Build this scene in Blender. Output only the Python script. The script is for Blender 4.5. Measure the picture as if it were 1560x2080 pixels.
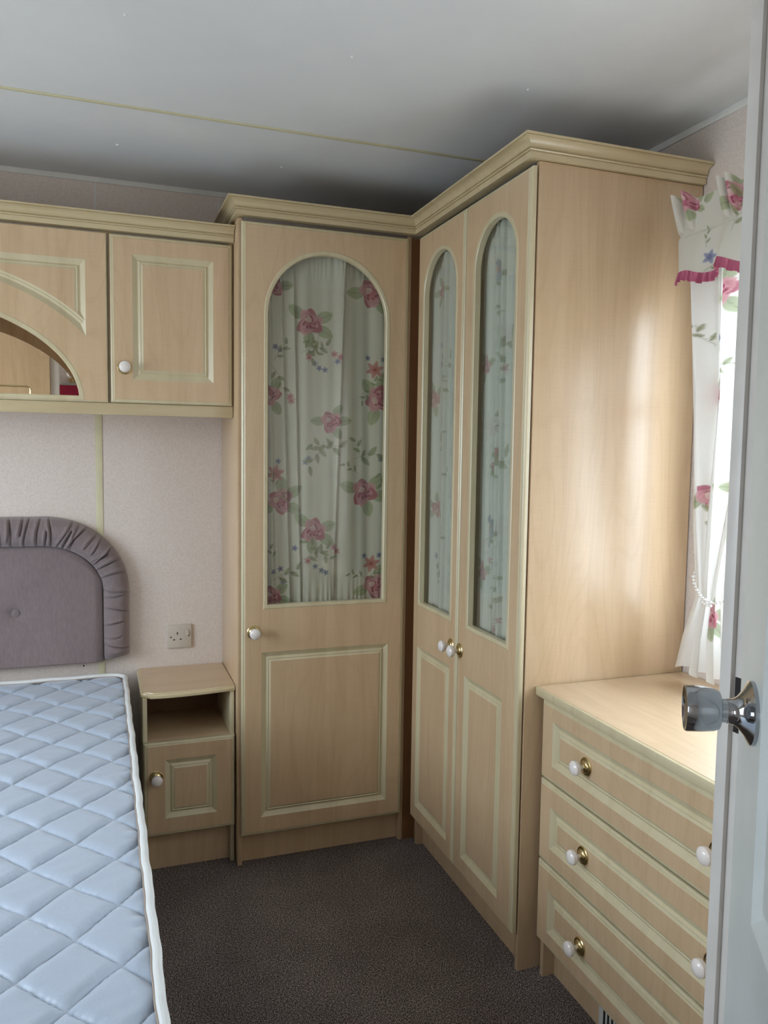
import bpy, math, random
import numpy as np
from mathutils import Vector, Matrix
from mathutils.geometry import tessellate_polygon
random.seed(7); rng = np.random.default_rng(7)
sc = bpy.context.scene
for o in list(bpy.data.objects): bpy.data.objects.remove(o)
COL = sc.collection

# ------------------------------------------------------------------ camera
CAM = Vector((-0.442, -2.6175, 1.4418)); FPX = 1603.8
r_ = Vector((0.94096, -0.33821, 0.01426)); u_ = Vector((0.01292, 0.07798, 0.99687)); f_ = Vector((0.33827, 0.93783, -0.07774))
cd = bpy.data.cameras.new('camera'); cam = bpy.data.objects.new('camera', cd); COL.objects.link(cam)
cd.sensor_fit = 'VERTICAL'; cd.sensor_height = 36; cd.lens = 36 * FPX / 2080; cd.clip_start = .01
cam.matrix_world = Matrix(((r_.x, u_.x, -f_.x, CAM.x), (r_.y, u_.y, -f_.y, CAM.y), (r_.z, u_.z, -f_.z, CAM.z), (0, 0, 0, 1)))
sc.camera = cam
sc.view_settings.view_transform = 'Standard'; sc.view_settings.look = 'None'
sc.view_settings.exposure = 0.0; sc.view_settings.gamma = 1; sc.view_settings.use_curve_mapping = False

# ------------------------------------------------------------------ daylight: overcast sky above, pale gravel ground light below
SKY = 14.2
w = bpy.data.worlds.new('world'); sc.world = w; w.use_nodes = True
nt = w.node_tree; nt.nodes.clear()
tc = nt.nodes.new('ShaderNodeTexCoord'); sx = nt.nodes.new('ShaderNodeSeparateXYZ'); nt.links.new(tc.outputs['Generated'], sx.inputs[0])
rp = nt.nodes.new('ShaderNodeValToRGB'); mr = nt.nodes.new('ShaderNodeMapRange')
mr.inputs[1].default_value = -1; mr.inputs[2].default_value = 1
nt.links.new(sx.outputs[2], mr.inputs[0]); nt.links.new(mr.outputs[0], rp.inputs[0])
els = rp.color_ramp.elements
els[0].position = 0.0; els[0].color = (.49, .52, .56, 1)
els[1].position = 1.0; els[1].color = (.80, .89, 1.0, 1)
e = els.new(.47); e.color = (.50, .53, .57, 1)
e = els.new(.53); e.color = (.75, .82, .93, 1)
bg = nt.nodes.new('ShaderNodeBackground'); bg.inputs[1].default_value = SKY; nt.links.new(rp.outputs[0], bg.inputs[0])
wo = nt.nodes.new('ShaderNodeOutputWorld'); nt.links.new(bg.outputs[0], wo.inputs[0])

# room numbers
D = .377; H = 2.371; XR = 1.159; XL = -2.06; XB = .6106; XC = .6637
YP = -1.845            # bedroom face of the partition with the doorway
YREAR = -3.5
WIN_R = (-1.74, -.92, .92, 1.96)
WIN_L = (-1.60, -.30, .92, 1.98)
WIN_R_UNSEEN = (-3.42, -2.72, .9, 2.05)  # unseen passage window, added and sized to brighten the rear wall
WIN_L_UNSEEN = (-3.42, -3.0, .9, 2.05)  # its unseen opposite, placed close to light the rear wall
def portal(x, win, side):
    y0, y1, z0, z1 = win
    l = bpy.data.lights.new('daylight_portal', 'AREA'); l.shape = 'RECTANGLE'; l.size = z1 - z0; l.size_y = y1 - y0
    l.cycles.is_portal = True
    o = bpy.data.objects.new('daylight_portal', l); COL.objects.link(o)
    o.location = (x, (y0 + y1) / 2, (z0 + z1) / 2)
    o.rotation_euler = (0, math.radians(90 if side > 0 else -90), 0)
portal(XR + .09, WIN_R, 1); portal(XL - .09, WIN_L, -1); portal(XR + .09, WIN_R_UNSEEN, 1); portal(XL - .09, WIN_L_UNSEEN, -1)

# ------------------------------------------------------------------ materials
def srgb(r, g, b):
    f = lambda c: (c / 255 / 12.92) if c / 255 <= .04045 else ((c / 255 + .055) / 1.055) ** 2.4
    return (f(r), f(g), f(b), 1)
class M:
    def __init__(s, name):
        s.m = bpy.data.materials.new(name); s.m.use_nodes = True; s.t = s.m.node_tree; s.t.nodes.clear()
        s.out = s.n('ShaderNodeOutputMaterial'); s.b = s.n('ShaderNodeBsdfPrincipled'); s.l(s.b.outputs[0], s.out.inputs[0])
    def n(s, t, **k):
        x = s.t.nodes.new(t)
        for a, v in k.items(): setattr(x, a, v)
        return x
    def l(s, a, b): s.t.links.new(a, b)
    def coords(s, scale, kind='Object', rot=None):
        t = s.n('ShaderNodeTexCoord'); m = s.n('ShaderNodeMapping'); m.inputs['Scale'].default_value = scale
        if rot: m.inputs['Rotation'].default_value = rot
        s.l(t.outputs[kind], m.inputs[0]); return m.outputs[0]
    def noise(s, vec, scale=1, detail=3, rough=.5, dist=0):
        n = s.n('ShaderNodeTexNoise'); n.inputs['Scale'].default_value = scale; n.inputs['Detail'].default_value = detail
        n.inputs['Roughness'].default_value = rough; n.inputs['Distortion'].default_value = dist; s.l(vec, n.inputs['Vector']); return n.outputs[0]
    def ramp(s, fac, stops):
        r = s.n('ShaderNodeValToRGB'); s.l(fac, r.inputs[0]); e = r.color_ramp.elements
        e[0].position, e[0].color = stops[0]; e[1].position, e[1].color = stops[-1]
        for p, c in stops[1:-1]: x = e.new(p); x.color = c
        return r.outputs[0]
    def mix(s, a, b, fac, mode='MIX'):
        m = s.n('ShaderNodeMix', data_type='RGBA', blend_type=mode)
        for sock, v in ((m.inputs[0], fac), (m.inputs[6], a), (m.inputs[7], b)):
            if hasattr(v, 'links') or isinstance(v, bpy.types.NodeSocket): s.l(v, sock)
            else: sock.default_value = v
        return m.outputs[2]
    def bump(s, h, strength=.2, dist=.002):
        b = s.n('ShaderNodeBump'); b.inputs['Strength'].default_value = strength; b.inputs['Distance'].default_value = dist
        s.l(h, b.inputs['Height']); s.l(b.outputs[0], s.b.inputs['Normal'])
    def col(s, c):
        if isinstance(c, bpy.types.NodeSocket): s.l(c, s.b.inputs['Base Color'])
        else: s.b.inputs['Base Color'].default_value = c
    def set(s, **k):
        for a, v in k.items(): s.b.inputs[a.replace('_', ' ')].default_value = v
        return s
def plain(name, c, rough=.5, **k):
    m = M(name); v = m.noise(m.coords((1, 1, 1)), 14, 2)
    d = tuple(x * .93 for x in c[:3]) + (1,)
    m.col(m.ramp(v, [(.35, d), (.65, c)])); m.set(Roughness=rough, **k); return m.m
def wood(name, base, figure=1.0, rough=.33, axis='z'):
    m = M(name)
    sc1 = {'z': (22, 22, 1.3), 'x': (1.3, 22, 22)}[axis]
    sc2 = {'z': (14, 14, 170), 'x': (170, 14, 14)}[axis]
    sc3 = {'z': (230, 230, 14), 'x': (14, 230, 230)}[axis]
    a = m.noise(m.coords(sc1), 1, 4, .6, .6)
    b = m.noise(m.coords(sc2), 1, 2, .5, .3)
    c = m.noise(m.coords(sc3), 1, 2)
    k = [base[i] for i in range(3)]
    lo = (k[0] * .91, k[1] * .88, k[2] * .84, 1); hi = (min(1, k[0] * 1.06), min(1, k[1] * 1.06), min(1, k[2] * 1.07), 1)
    c1 = m.ramp(a, [(.30, lo), (.52, base), (.72, hi)])
    c2 = m.mix(c1, (.86, .82, .76, 1), m.ramp(b, [(.50, (0, 0, 0, 1)), (.78, (.26 * figure,) * 3 + (1,))]), 'MULTIPLY')
    c3 = m.mix(c2, (.84, .80, .74, 1), m.ramp(c, [(.52, (0, 0, 0, 1)), (.80, (.35 * figure,) * 3 + (1,))]), 'MULTIPLY')
    f = m.noise(m.coords({'z': (5.5, 5.5, .9), 'x': (.9, 5.5, 5.5)}[axis]), 1, 1, .4, .3)
    k1 = m.n('ShaderNodeMath', operation='MULTIPLY'); k1.inputs[1].default_value = 95; m.l(f, k1.inputs[0]); k2 = m.n('ShaderNodeMath', operation='SINE'); m.l(k1.outputs[0], k2.inputs[0])
    c3 = m.mix(c3, (.86, .81, .75, 1), m.ramp(k2.outputs[0], [(.55, (0, 0, 0, 1)), (1., (.28 * figure,) * 3 + (1,))]), 'MULTIPLY')
    m.col(c3); m.set(Roughness=rough); m.b.inputs['Specular IOR Level'].default_value = .6; m.b.inputs['Coat Weight'].default_value = .6; m.b.inputs['Coat Roughness'].default_value = .28; m.bump(c, .04, .001); return m.m
WOODC = srgb(206, 178, 142)
MAT = {}
MAT['wood'] = wood('maple_laminate', WOODC)
MAT['wood_top'] = wood('maple_laminate_flat', srgb(206, 180, 146), .7, .42, 'x')
MAT['cream'] = wood('cream_moulding', srgb(205, 193, 158), .2, .36)
MAT['creamx'] = wood('cream_moulding_long', srgb(201, 184, 146), .3, .36, 'x')
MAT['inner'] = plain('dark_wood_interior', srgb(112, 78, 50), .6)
MAT['filler'] = plain('brown_filler', srgb(128, 88, 54), .5)
MAT['brass'] = plain('polished_brass', srgb(212, 192, 140), .22, Metallic=1.0)
MAT['porcelain'] = plain('white_porcelain', srgb(236, 228, 222), .12)
MAT['chrome'] = plain('polished_chrome', srgb(180, 182, 186), .07, Metallic=1.0)
MAT['white_paint'] = plain('white_gloss_paint', srgb(198, 203, 200), .32)
MAT['jamb_paint'] = plain('old_white_paint', srgb(204, 199, 192), .4)
MAT['trim_grey'] = plain('pale_grey_trim', srgb(222, 221, 216), .5)
MAT['strip'] = plain('cream_joint_strip', srgb(212, 206, 172), .45)
MAT['dark'] = plain('black_recess', srgb(22, 16, 14), .8)
MAT['socket'] = plain('ivory_plastic', srgb(200, 191, 178), .35)
MAT['screw'] = plain('white_screw_cap', srgb(240, 240, 240), .4)
MAT['base_fabric'] = plain('divan_fabric', srgb(150, 140, 132), .9)
MAT['crimson'] = plain('crimson_cloth', srgb(160, 24, 58), .8)
m = M('white_ceiling'); v = m.noise(m.coords((1, 1, 1)), 3.5, 5, .6)
m.col(m.ramp(v, [(.3, srgb(214, 216, 216)), (.7, srgb(222, 223, 222))])); m.set(Roughness=.75)
m.bump(m.noise(m.coords((1, 1, 1)), 140, 3), .12, .001); MAT['ceiling'] = m.m
m = M('embossed_wallpaper'); a = m.noise(m.coords((1, 1, 1)), 170, 3, .55, 1.2)
m.col(m.ramp(a, [(.40, srgb(210, 197, 187)), (.50, srgb(216, 204, 194)), (.62, srgb(221, 210, 202))])); m.set(Roughness=.62)
m.bump(a, .2, .0012); MAT['paper'] = m.m
m = M('dark_carpet'); v1 = m.noise(m.coords((1, 1, 1)), 330, 2, .7); v2 = m.noise(m.coords((1, 1, 1)), 1.6, 4, .6); v3 = m.noise(m.coords((1, 1, 1)), 150, 2, .6)
c1 = m.ramp(v1, [(.38, srgb(46, 38, 37)), (.50, srgb(122, 111, 107)), (.62, srgb(222, 210, 204))])
c2 = m.mix(c1, m.ramp(v2, [(.35, (.62, .60, .60, 1)), (.65, (1, 1, 1, 1))]), 1.0, 'MULTIPLY')
m.col(m.mix(c2, m.ramp(v3, [(.3, (.55, .55, .55, 1)), (.7, (1.25, 1.25, 1.25, 1))]), 1.0, 'MULTIPLY')); m.set(Roughness=1.0); m.b.inputs['Specular IOR Level'].default_value = .1
m.bump(m.noise(m.coords((1, 1, 1)), 300, 2, .7), .9, .006); MAT['carpet'] = m.m
m = M('white_damask'); a = m.noise(m.coords((1, 1, 1)), 16, 1, .4, 4.0)
wv = m.n('ShaderNodeMath', operation='SINE'); mu = m.n('ShaderNodeMath', operation='MULTIPLY'); mu.inputs[1].default_value = 120; m.l(a, mu.inputs[0]); m.l(mu.outputs[0], wv.inputs[0])
m.col(m.ramp(wv.outputs[0], [(.0, srgb(172, 185, 202)), (1., srgb(181, 193, 209))])); m.set(Roughness=.42); m.b.inputs['Sheen Weight'].default_value = .3
m.bump(a, .10, .001); MAT['mattress'] = m.m
MAT['piping'] = plain('white_binding_tape', srgb(226, 228, 226), .5)
MAT['mat_side'] = plain('mattress_side', srgb(190, 196, 202), .6)
MAT['seam'] = plain('tan_seam', srgb(176, 158, 144), .8)
m = M('mauve_velour'); a = m.noise(m.coords((190, 190, 45)), 1, 3, .6); b = m.noise(m.coords((1, 1, 1)), 4, 3)
m.col(m.mix(m.ramp(a, [(.30, srgb(124, 110, 110)), (.70, srgb(136, 121, 120))]), m.ramp(b, [(.3, (.88, .88, .88, 1)), (.7, (1.05, 1.05, 1.05, 1))]), 1.0, 'MULTIPLY'))
m.set(Roughness=.9); m.b.inputs['Sheen Weight'].default_value = .4; m.b.inputs['Specular IOR Level'].default_value = .2; MAT['velour'] = m.m
m = M('mirror_glass'); m.col(m.ramp(m.noise(m.coords((1, 1, 1)), 2), [(0, (.93, .86, .76, 1)), (1, (.94, .87, .78, 1))])); m.set(Roughness=.0, Metallic=1.0); MAT['mirror'] = m.m
def glass(name, tint):
    m = M(name); m.t.nodes.remove(m.b)
    tr = m.n('ShaderNodeBsdfTransparent'); tr.inputs[0].default_value = tint
    gl = m.n('ShaderNodeBsdfGlossy'); gl.inputs['Roughness'].default_value = .01
    fr = m.n('ShaderNodeFresnel'); ge = m.n('ShaderNodeNewGeometry'); mm = m.n('ShaderNodeMapRange'); mm.inputs[3].default_value = 1.52; mm.inputs[4].default_value = 1 / 1.52; m.l(ge.outputs['Backfacing'], mm.inputs[0]); m.l(mm.outputs[0], fr.inputs[0])
    mx = m.n('ShaderNodeMixShader'); m.l(fr.outputs[0], mx.inputs[0]); m.l(tr.outputs[0], mx.inputs[1]); m.l(gl.outputs[0], mx.inputs[2]); m.l(mx.outputs[0], m.out.inputs[0])
    return m.m
MAT['glass'] = glass('cabinet_glass', (.95, .96, .93, 1)); MAT['winglass'] = glass('window_glass', (.95, .97, .97, 1))
def cloth(name, trans=.25, attr='print'):
    m = M(name); a = m.n('ShaderNodeAttribute', attribute_name=attr)
    wv = m.noise(m.coords((1, 1, 1)), 900, 1)
    c = m.mix(a.outputs['Color'], m.ramp(wv, [(.3, (.93, .93, .93, 1)), (.7, (1, 1, 1, 1))]), 1.0, 'MULTIPLY'); m.col(c); m.set(Roughness=.75)
    m.b.inputs['Sheen Weight'].default_value = .1
    t = m.n('ShaderNodeBsdfTranslucent'); m.l(c, t.inputs[0]); mx = m.n('ShaderNodeMixShader'); mx.inputs[0].default_value = trans
    m.l(m.b.outputs[0], mx.inputs[1]); m.l(t.outputs[0], mx.inputs[2]); m.l(mx.outputs[0], m.out.inputs[0]); return m.m
MAT['floral'] = cloth('floral_print_cotton', .2); MAT['floral_win'] = cloth('floral_print_curtain', .30)
m = M('crimson_frill'); t = m.noise(m.coords((1, 90, 3)), 1, 2); m.col(m.ramp(t, [(.35, srgb(150, 62, 92)), (.65, srgb(202, 112, 140))])); m.set(Roughness=.7); MAT['frill'] = m.m

# ------------------------------------------------------------------ mesh helpers
def empty(name, loc=(0, 0, 0), rz=0, label=None, cat=None, group=None, kind=None):
    o = bpy.data.objects.new(name, None); COL.objects.link(o); o.location = loc; o.rotation_euler = (0, 0, rz)
    o.empty_display_size = .05
    return tag(o, label, cat, group, kind)
def tag(o, label=None, cat=None, group=None, kind=None):
    if label: o['label'] = label
    if cat: o['category'] = cat
    if group: o['group'] = group
    if kind: o['kind'] = kind
    return o
class MB:
    def __init__(s): s.v = []; s.f = []; s.mi = []
    def add(s, vs, fs, mi=0):
        b = len(s.v); s.v += [tuple(v) for v in vs]
        for f in fs: s.f.append(tuple(b + i for i in f)); s.mi.append(mi)
        return s
    def box(s, x0, x1, y0, y1, z0, z1, mi=0, bev=.0):
        if x1 < x0: x0, x1 = x1, x0
        if y1 < y0: y0, y1 = y1, y0
        if bev <= 0:
            return s.add([(x0, y0, z0), (x1, y0, z0), (x1, y1, z0), (x0, y1, z0), (x0, y0, z1), (x1, y0, z1), (x1, y1, z1), (x0, y1, z1)],
                  [(0, 3, 2, 1), (4, 5, 6, 7), (0, 1, 5, 4), (1, 2, 6, 5), (2, 3, 7, 6), (3, 0, 4, 7)], mi)
        import bmesh
        bm = bmesh.new(); bmesh.ops.create_cube(bm, size=1)
        for v in bm.verts: v.co = Vector(((x0 + x1) / 2 + v.co.x * (x1 - x0), (y0 + y1) / 2 + v.co.y * (y1 - y0), (z0 + z1) / 2 + v.co.z * (z1 - z0)))
        bmesh.ops.bevel(bm, geom=bm.edges[:], offset=bev, segments=2, affect='EDGES', profile=.5)
        bm.verts.index_update(); s.add([v.co[:] for v in bm.verts], [tuple(v.index for v in f.verts) for f in bm.faces], mi); bm.free(); return s
    def lathe(s, prof, c=(0, 0, 0), axis=(0, -1, 0), seg=28, mi=0, mis=None):
        ax = Vector(axis).normalized(); a = ax.orthogonal().normalized(); b = ax.cross(a); c = Vector(c)
        vs = []; fs = []
        for r, h in prof:
            for k in range(seg):
                t = 2 * math.pi * k / seg; vs.append(c + ax * h + (a * math.cos(t) + b * math.sin(t)) * r)
        base = len(s.v); s.v += [tuple(v) for v in vs]
        for i in range(len(prof) - 1):
            for k in range(seg):
                k2 = (k + 1) % seg
                s.f.append((base + i * seg + k, base + i * seg + k2, base + (i + 1) * seg + k2, base + (i + 1) * seg + k)); s.mi.append(mis[i] if mis else mi)
        s.f.append(tuple(base + (len(prof) - 1) * seg + k for k in range(seg))); s.mi.append(mis[-1] if mis else mi)
        s.f.append(tuple(base + k for k in reversed(range(seg)))); s.mi.append(mis[0] if mis else mi)
        return s
    def tube(s, pts, r, seg=10, mi=0, closed=False, up=(0, 0, 1)):
        pts = [Vector(p) for p in pts]; n = len(pts); base = len(s.v)
        for i, p in enumerate(pts):
            t = (pts[(i + 1) % n] - pts[i - 1]) if closed else (pts[min(i + 1, n - 1)] - pts[max(i - 1, 0)])
            t.normalize(); a = t.cross(Vector(up))
            if a.length < 1e-3: a = t.orthogonal()
            a.normalize(); b = a.cross(t); rr = r[i] if isinstance(r, (list, tuple)) else r
            for k in range(seg): q = 2 * math.pi * k / seg; s.v.append(tuple(p + (a * math.cos(q) + b * math.sin(q)) * rr))
        for i in range(n if closed else n - 1):
            j = (i + 1) % n
            for k in range(seg): k2 = (k + 1) % seg; s.f.append((base + i * seg + k, base + i * seg + k2, base + j * seg + k2, base + j * seg + k)); s.mi.append(mi)
        if not closed:
            s.f.append(tuple(base + k for k in reversed(range(seg)))); s.mi.append(mi)
            s.f.append(tuple(base + (n - 1) * seg + k for k in range(seg))); s.mi.append(mi)
        return s
    def sphere(s, c, r, mi=0, n=10):
        prof = [(max(1e-5, r * math.sin(math.pi * i / n)), -r * math.cos(math.pi * i / n)) for i in range(n + 1)]
        return s.lathe(prof, c, (0, 0, 1), n + 4, mi)
    def loop_ring(s, A, B, mi=0):
        n = len(A); base = len(s.v); s.v += [tuple(p) for p in A] + [tuple(p) for p in B]
        for i in range(n): j = (i + 1) % n; s.f.append((base + i, base + j, base + n + j, base + n + i)); s.mi.append(mi)
    def poly(s, loops, mi=0, flip=False):
        flat = [p for l in loops for p in l]; base = len(s.v); s.v += [tuple(p) for p in flat]
        for t in tessellate_polygon([[Vector(p) for p in l] for l in loops]):
            a, b, c = (Vector(flat[i]) for i in t); nn = (b - a).cross(c - a)
            if nn.length < 1e-12: continue
            t = tuple(t)
            if (nn.y > 0) != flip: t = t[::-1]
            s.f.append(tuple(base + i for i in t)); s.mi.append(mi)
    def build(s, name, mats, parent=None, loc=None, smooth=30, rot=None):
        me = bpy.data.meshes.new(name); me.from_pydata(s.v, [], s.f)
        if not isinstance(mats, (list, tuple)): mats = [mats]
        for k in mats: me.materials.append(MAT[k] if isinstance(k, str) else k)
        me.polygons.foreach_set('material_index', s.mi)
        if smooth:
            me.polygons.foreach_set('use_smooth', [True] * len(s.f)); me.set_sharp_from_angle(angle=math.radians(smooth))
        me.validate(); me.update()
        o = bpy.data.objects.new(name, me); COL.objects.link(o)
        if parent: o.parent = parent
        if loc: o.location = loc
        if rot: o.rotation_euler = rot
        return o
def struct(name, mb, mats, **k):
    o = mb.build(name, mats, **k)
    if not k.get('parent'): o['kind'] = 'structure'
    return o

def offset(loop, d):   # loop: (x,z) ccw; inward for d>0
    n = len(loop); out = []
    for i in range(n):
        p0 = np.array(loop[i - 1]); p = np.array(loop[i]); p1 = np.array(loop[(i + 1) % n])
        a = p - p0; b = p1 - p; a = a / np.linalg.norm(a); b = b / np.linalg.norm(b)
        na = np.array([-a[1], a[0]]); nb = np.array([-b[1], b[0]])
        k = na + nb; q = 1 + na @ nb; out.append(tuple(p + d * k / max(q, .05)))
    return out
def rect(x0, x1, z0, z1): return [(x0, z0), (x1, z0), (x1, z1), (x0, z1)]
def arch(x0, x1, z0, ztop, n=28):
    r = (x1 - x0) / 2; cx = (x0 + x1) / 2; zs = ztop - r
    return [(x0, z0), (x1, z0)] + [(cx + r * math.cos(math.pi * k / n), zs + r * math.sin(math.pi * k / n)) for k in range(n + 1)]
PANEL = [(0, 0), (.0155, .0085), (.0175, .0088), (.0240, .0038), (.0262, .0050), (.0330, .0022)]
OPEN = [(0, 0), (.0030, -.0016), (.0120, -.0012), (.0142, .0010), (.0148, .018)]
def to3(loop, y): return [(x, y, z) for x, z in loop]
def panel_front(x0, x1, z0, z1, panels=(), opens=(), th=.018, edge=True):
    """a routed door or drawer front; front face on local y=0 facing -y; slots: 0 wood, 1 cream"""
    m = MB(); outer = rect(x0, x1, z0, z1); e = edge if isinstance(edge, float) else (.0115 if edge else .002)
    face = offset(outer, e)
    holes = [to3(l, 0) for l in panels] + [to3(l, 0) for l in opens]
    m.poly([to3(face, 0)] + holes, 0)
    prof = [(e, 0), (e * .83, .0018), (e * .39, .0030), (e * .1, .0055), (0, .009)] if edge else [(e, 0), (0, .002)]
    for (a, ya), (b, yb) in zip(prof[:-1], prof[1:]): m.loop_ring(to3(offset(outer, b), yb), to3(offset(outer, a), ya), 1)
    m.loop_ring(to3(outer, th), to3(outer, prof[-1][1]), 1)
    for l in panels:
        for (a, ya), (b, yb) in zip(PANEL[:-1], PANEL[1:]): m.loop_ring(to3(offset(l, a), ya), to3(offset(l, b), yb), 1)
        m.poly([to3(offset(l, PANEL[-1][0]), PANEL[-1][1])], 0)
    back = []
    for l in opens:
        for (a, ya), (b, yb) in zip(OPEN[:-1], OPEN[1:]): m.loop_ring(to3(offset(l, a), ya), to3(offset(l, b), yb), 1)
        back.append(to3(offset(l, OPEN[-1][0]), th))
    m.poly([to3(outer, th)] + back, 0, flip=True)
    return m
def knob(parent, x, y, z, s=1.0, level2=True):
    """brass rose with a white porcelain mushroom knob, pointing to local -y"""
    a = MB().lathe([(.0225 * s, 0), (.0225 * s, .002), (.0205 * s, .0038), (.0165 * s, .0042), (.0155 * s, .0060), (.0120 * s, .0085), (.0085 * s, .0100), (.0070 * s, .0120)], (x, y, z), (0, -1, 0), 30)
    k = MB().lathe([(.0058 * s, .010), (.0062 * s, .016), (.0075 * s, .020), (.0130 * s, .0225), (.0172 * s, .0265), (.0186 * s, .0315), (.0178 * s, .0365), (.0140 * s, .0405), (.0080 * s, .0428), (.0004, .0436)], (x, y, z), (0, -1, 0), 30)
    b = a.build('knob_rose', 'brass', parent); c = k.build('knob', 'porcelain', parent)
    return b, c

# ------------------------------------------------------------------ room shell
def wall_hole(plane, c0, c1, a0, a1, z0, z1, holes):
    """box wall normal to x (plane='x') between c0..c1, running a0..a1 with rectangular openings"""
    m = MB(); cuts = sorted(holes); cur = a0
    def bx(p, q, r, s_):
        if q - p < 1e-5 or s_ - r < 1e-5: return
        if plane == 'x': m.box(c0, c1, p, q, r, s_)
        else: m.box(p, q, c0, c1, r, s_)
    for h0, h1, hz0, hz1 in cuts:
        bx(cur, h0, z0, z1); bx(h0, h1, z0, hz0); bx(h0, h1, hz1, z1); cur = h1
    bx(cur, a1, z0, z1); return m
struct('floor', MB().box(XL - .1, XR + .1, YREAR - .1, D + .1, -.05, 0), 'carpet')
ceil = struct('ceiling', MB().box(XL - .1, XR + .1, YREAR - .1, D + .1, H, H + .05), 'ceiling')
for x, y in ((-.377, .035), (.138, .035), (.607, -.756), (.134, -.753), (-.377, -.747), (-.9, .035), (-.9, -.75)):
    MB().lathe([(.0045, 0), (.004, .0015), (.002, .0024)], (x, y, H), (0, 0, -1), 12).build('screw_cap', 'screw', ceil)
MB().box(XL, XR, -.275, -.262, H - .004, H, bev=.001).build('joint_strip', 'strip', ceil)
wb = struct('wall_back', MB().box(XL - .1, XR + .1, D, D + .08, 0, H), 'paper')
for x in (-.4436, -1.62): MB().box(x - .0115, x + .0115, D - .003, D, 0, 1.60, bev=.001).build('joint_strip', 'strip', wb)
for x in (-.4436, -.020, -1.62): MB().box(x - .002, x + .002, D - .0015, D, 1.9, H - .018).build('joint_seam', 'trim_grey', wb)
MB().lathe([(.003, 0), (.003, .001)], (-.505, D, .652), (0, -1, 0), 10).build('screw_hole', 'dark', wb)
struct('wall_right', wall_hole('x', XR, XR + .08, YREAR - .1, D, 0, H, [WIN_R_UNSEEN, WIN_R]), 'paper')
struct('wall_left', wall_hole('x', XL - .08, XL, YREAR - .1, D, 0, H, [WIN_L_UNSEEN, WIN_L]), 'paper')
struct('trim_1', MB().box(XL, XR, D - .006, D, H - .018, H, bev=.0015), 'trim_grey')
struct('trim_2', MB().box(XR - .006, XR, YP, D - .006, H - .020, H, bev=.0015), 'trim_grey')
struct('trim_3', MB().box(XL, XL + .006, YP, D - .006, H - .020, H, bev=.0015), 'trim_grey')
def window(n, x, win, side):
    y0, y1, z0, z1 = win; m = MB(); xo, xi = (x, x + .07 * side) ; f = .035
    e = empty('window_%d' % n, (x, (y0 + y1) / 2, z0)); e['kind'] = 'structure'
    yc = (y0 + y1) / 2
    def b(p, q, r, s_): m.box(min(xo, xi), max(xo, xi), p - yc, q - yc, r - z0, s_ - z0)
    for v in range(1): pass
    mm = MB()
    a, c = (.02, .06) if side > 0 else (-.06, -.02)
    mm.box(a, c, y0 - yc, y0 + f - yc, 0, z1 - z0, bev=.003).box(a, c, y1 - f - yc, y1 - yc, 0, z1 - z0, bev=.003)
    mm.box(a, c, y0 + f - yc, y1 - f - yc, 0, f, bev=.003).box(a, c, y0 + f - yc, y1 - f - yc, z1 - z0 - f, z1 - z0, bev=.003)
    mm.box(a, c, y0 + f - yc, y1 - f - yc, .66 * (z1 - z0), .66 * (z1 - z0) + f * .7, bev=.003)
    mm.build('window_frame', 'white_paint', e)
    MB().box((a + c) / 2 - .002, (a + c) / 2 + .002, y0 + f - yc, y1 - f - yc, f, z1 - z0 - f).build('glass_pane', 'winglass', e)
window(1, XR, WIN_R, 1); window(2, XL, WIN_L, -1); window(3, XR, WIN_R_UNSEEN, 1); window(4, XL, WIN_L_UNSEEN, -1)  # the last two are unseen, added to brighten the passage

# doorway partition (the photographer stands in the passage behind it)
JX = .292; JL = -.667
wf = struct('wall_front', MB().box(JX + .045, XR, -1.95, YP, 0, H).box(XL, JL - .04, -1.95, YP, 0, H).box(JL - .04, JX + .045, -1.95, YP, 2.12, H), 'paper')
MB().box(-1.66, JL - .047, YP, YP + .03, 0, 2.23, bev=.002).build('wooden_panel', 'wood', wf)
jb = MB()
jb.box(JX, JX + .046, -1.8595, -1.841, 0, 2.115, bev=.0012)             # door stop edge facing the room
jb.box(JX + .006, JX + .046, -1.952, -1.8595, 0, 2.115, bev=.0012)        # rebate
jb.box(JL - .046, JL, -1.952, -1.838, 0, 2.125, bev=.002)
jb.box(JL, JX + .046, -1.952, -1.838, 2.085, 2.13, bev=.002)
fr = struct('trim_4', jb, 'jamb_paint')
MB().box(JX + .0052, JX + .0075, -1.883, -1.8615, 1.098, 1.168, bev=.0008).build('latch_recess', 'dark', fr)
# rear end of the passage, seen only in the mirror
struct('wall_rear', MB().box(XL, XR, YREAR - .08, YREAR, 0, H), 'paper')
pv = empty('curtain_pelmet', (-.2, YREAR, 1.84), 0, 'crimson padded pelmet on the far wall, reflected in the arched mirror', 'pelmet')
MB().box(-.545, .6, 0, .05, .002, .081, bev=.004).build('pelmet_board', 'crimson', pv)
wl = empty('wall_lamp', (-.645, YREAR, 1.965), 0, 'small glass-shaded wall lamp reflected in the arched mirror', 'lamp')
MB().lathe([(.022, 0), (.018, .01), (.006, .014)], (0, 0, 0), (0, 1, 0), 18).tube([(0, .01, 0), (0, .05, -.01), (0, .07, .01)], .004, 8, up=(1, 0, 0)).build('bracket', 'brass', wl)
MB().lathe([(.012, 0), (.030, .012), (.036, .030), (.030, .048), (.040, .062)], (0, .07, .012), (0, 0, 1), 20).build('lamp_shade', 'porcelain', wl)
struct('trim_5', MB().box(-.742, .5, YREAR, YREAR + .02, 1.921, 1.94).box(-.742, .5, YREAR, YREAR + .02, 1.825, 1.842), 'white_paint')

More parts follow.
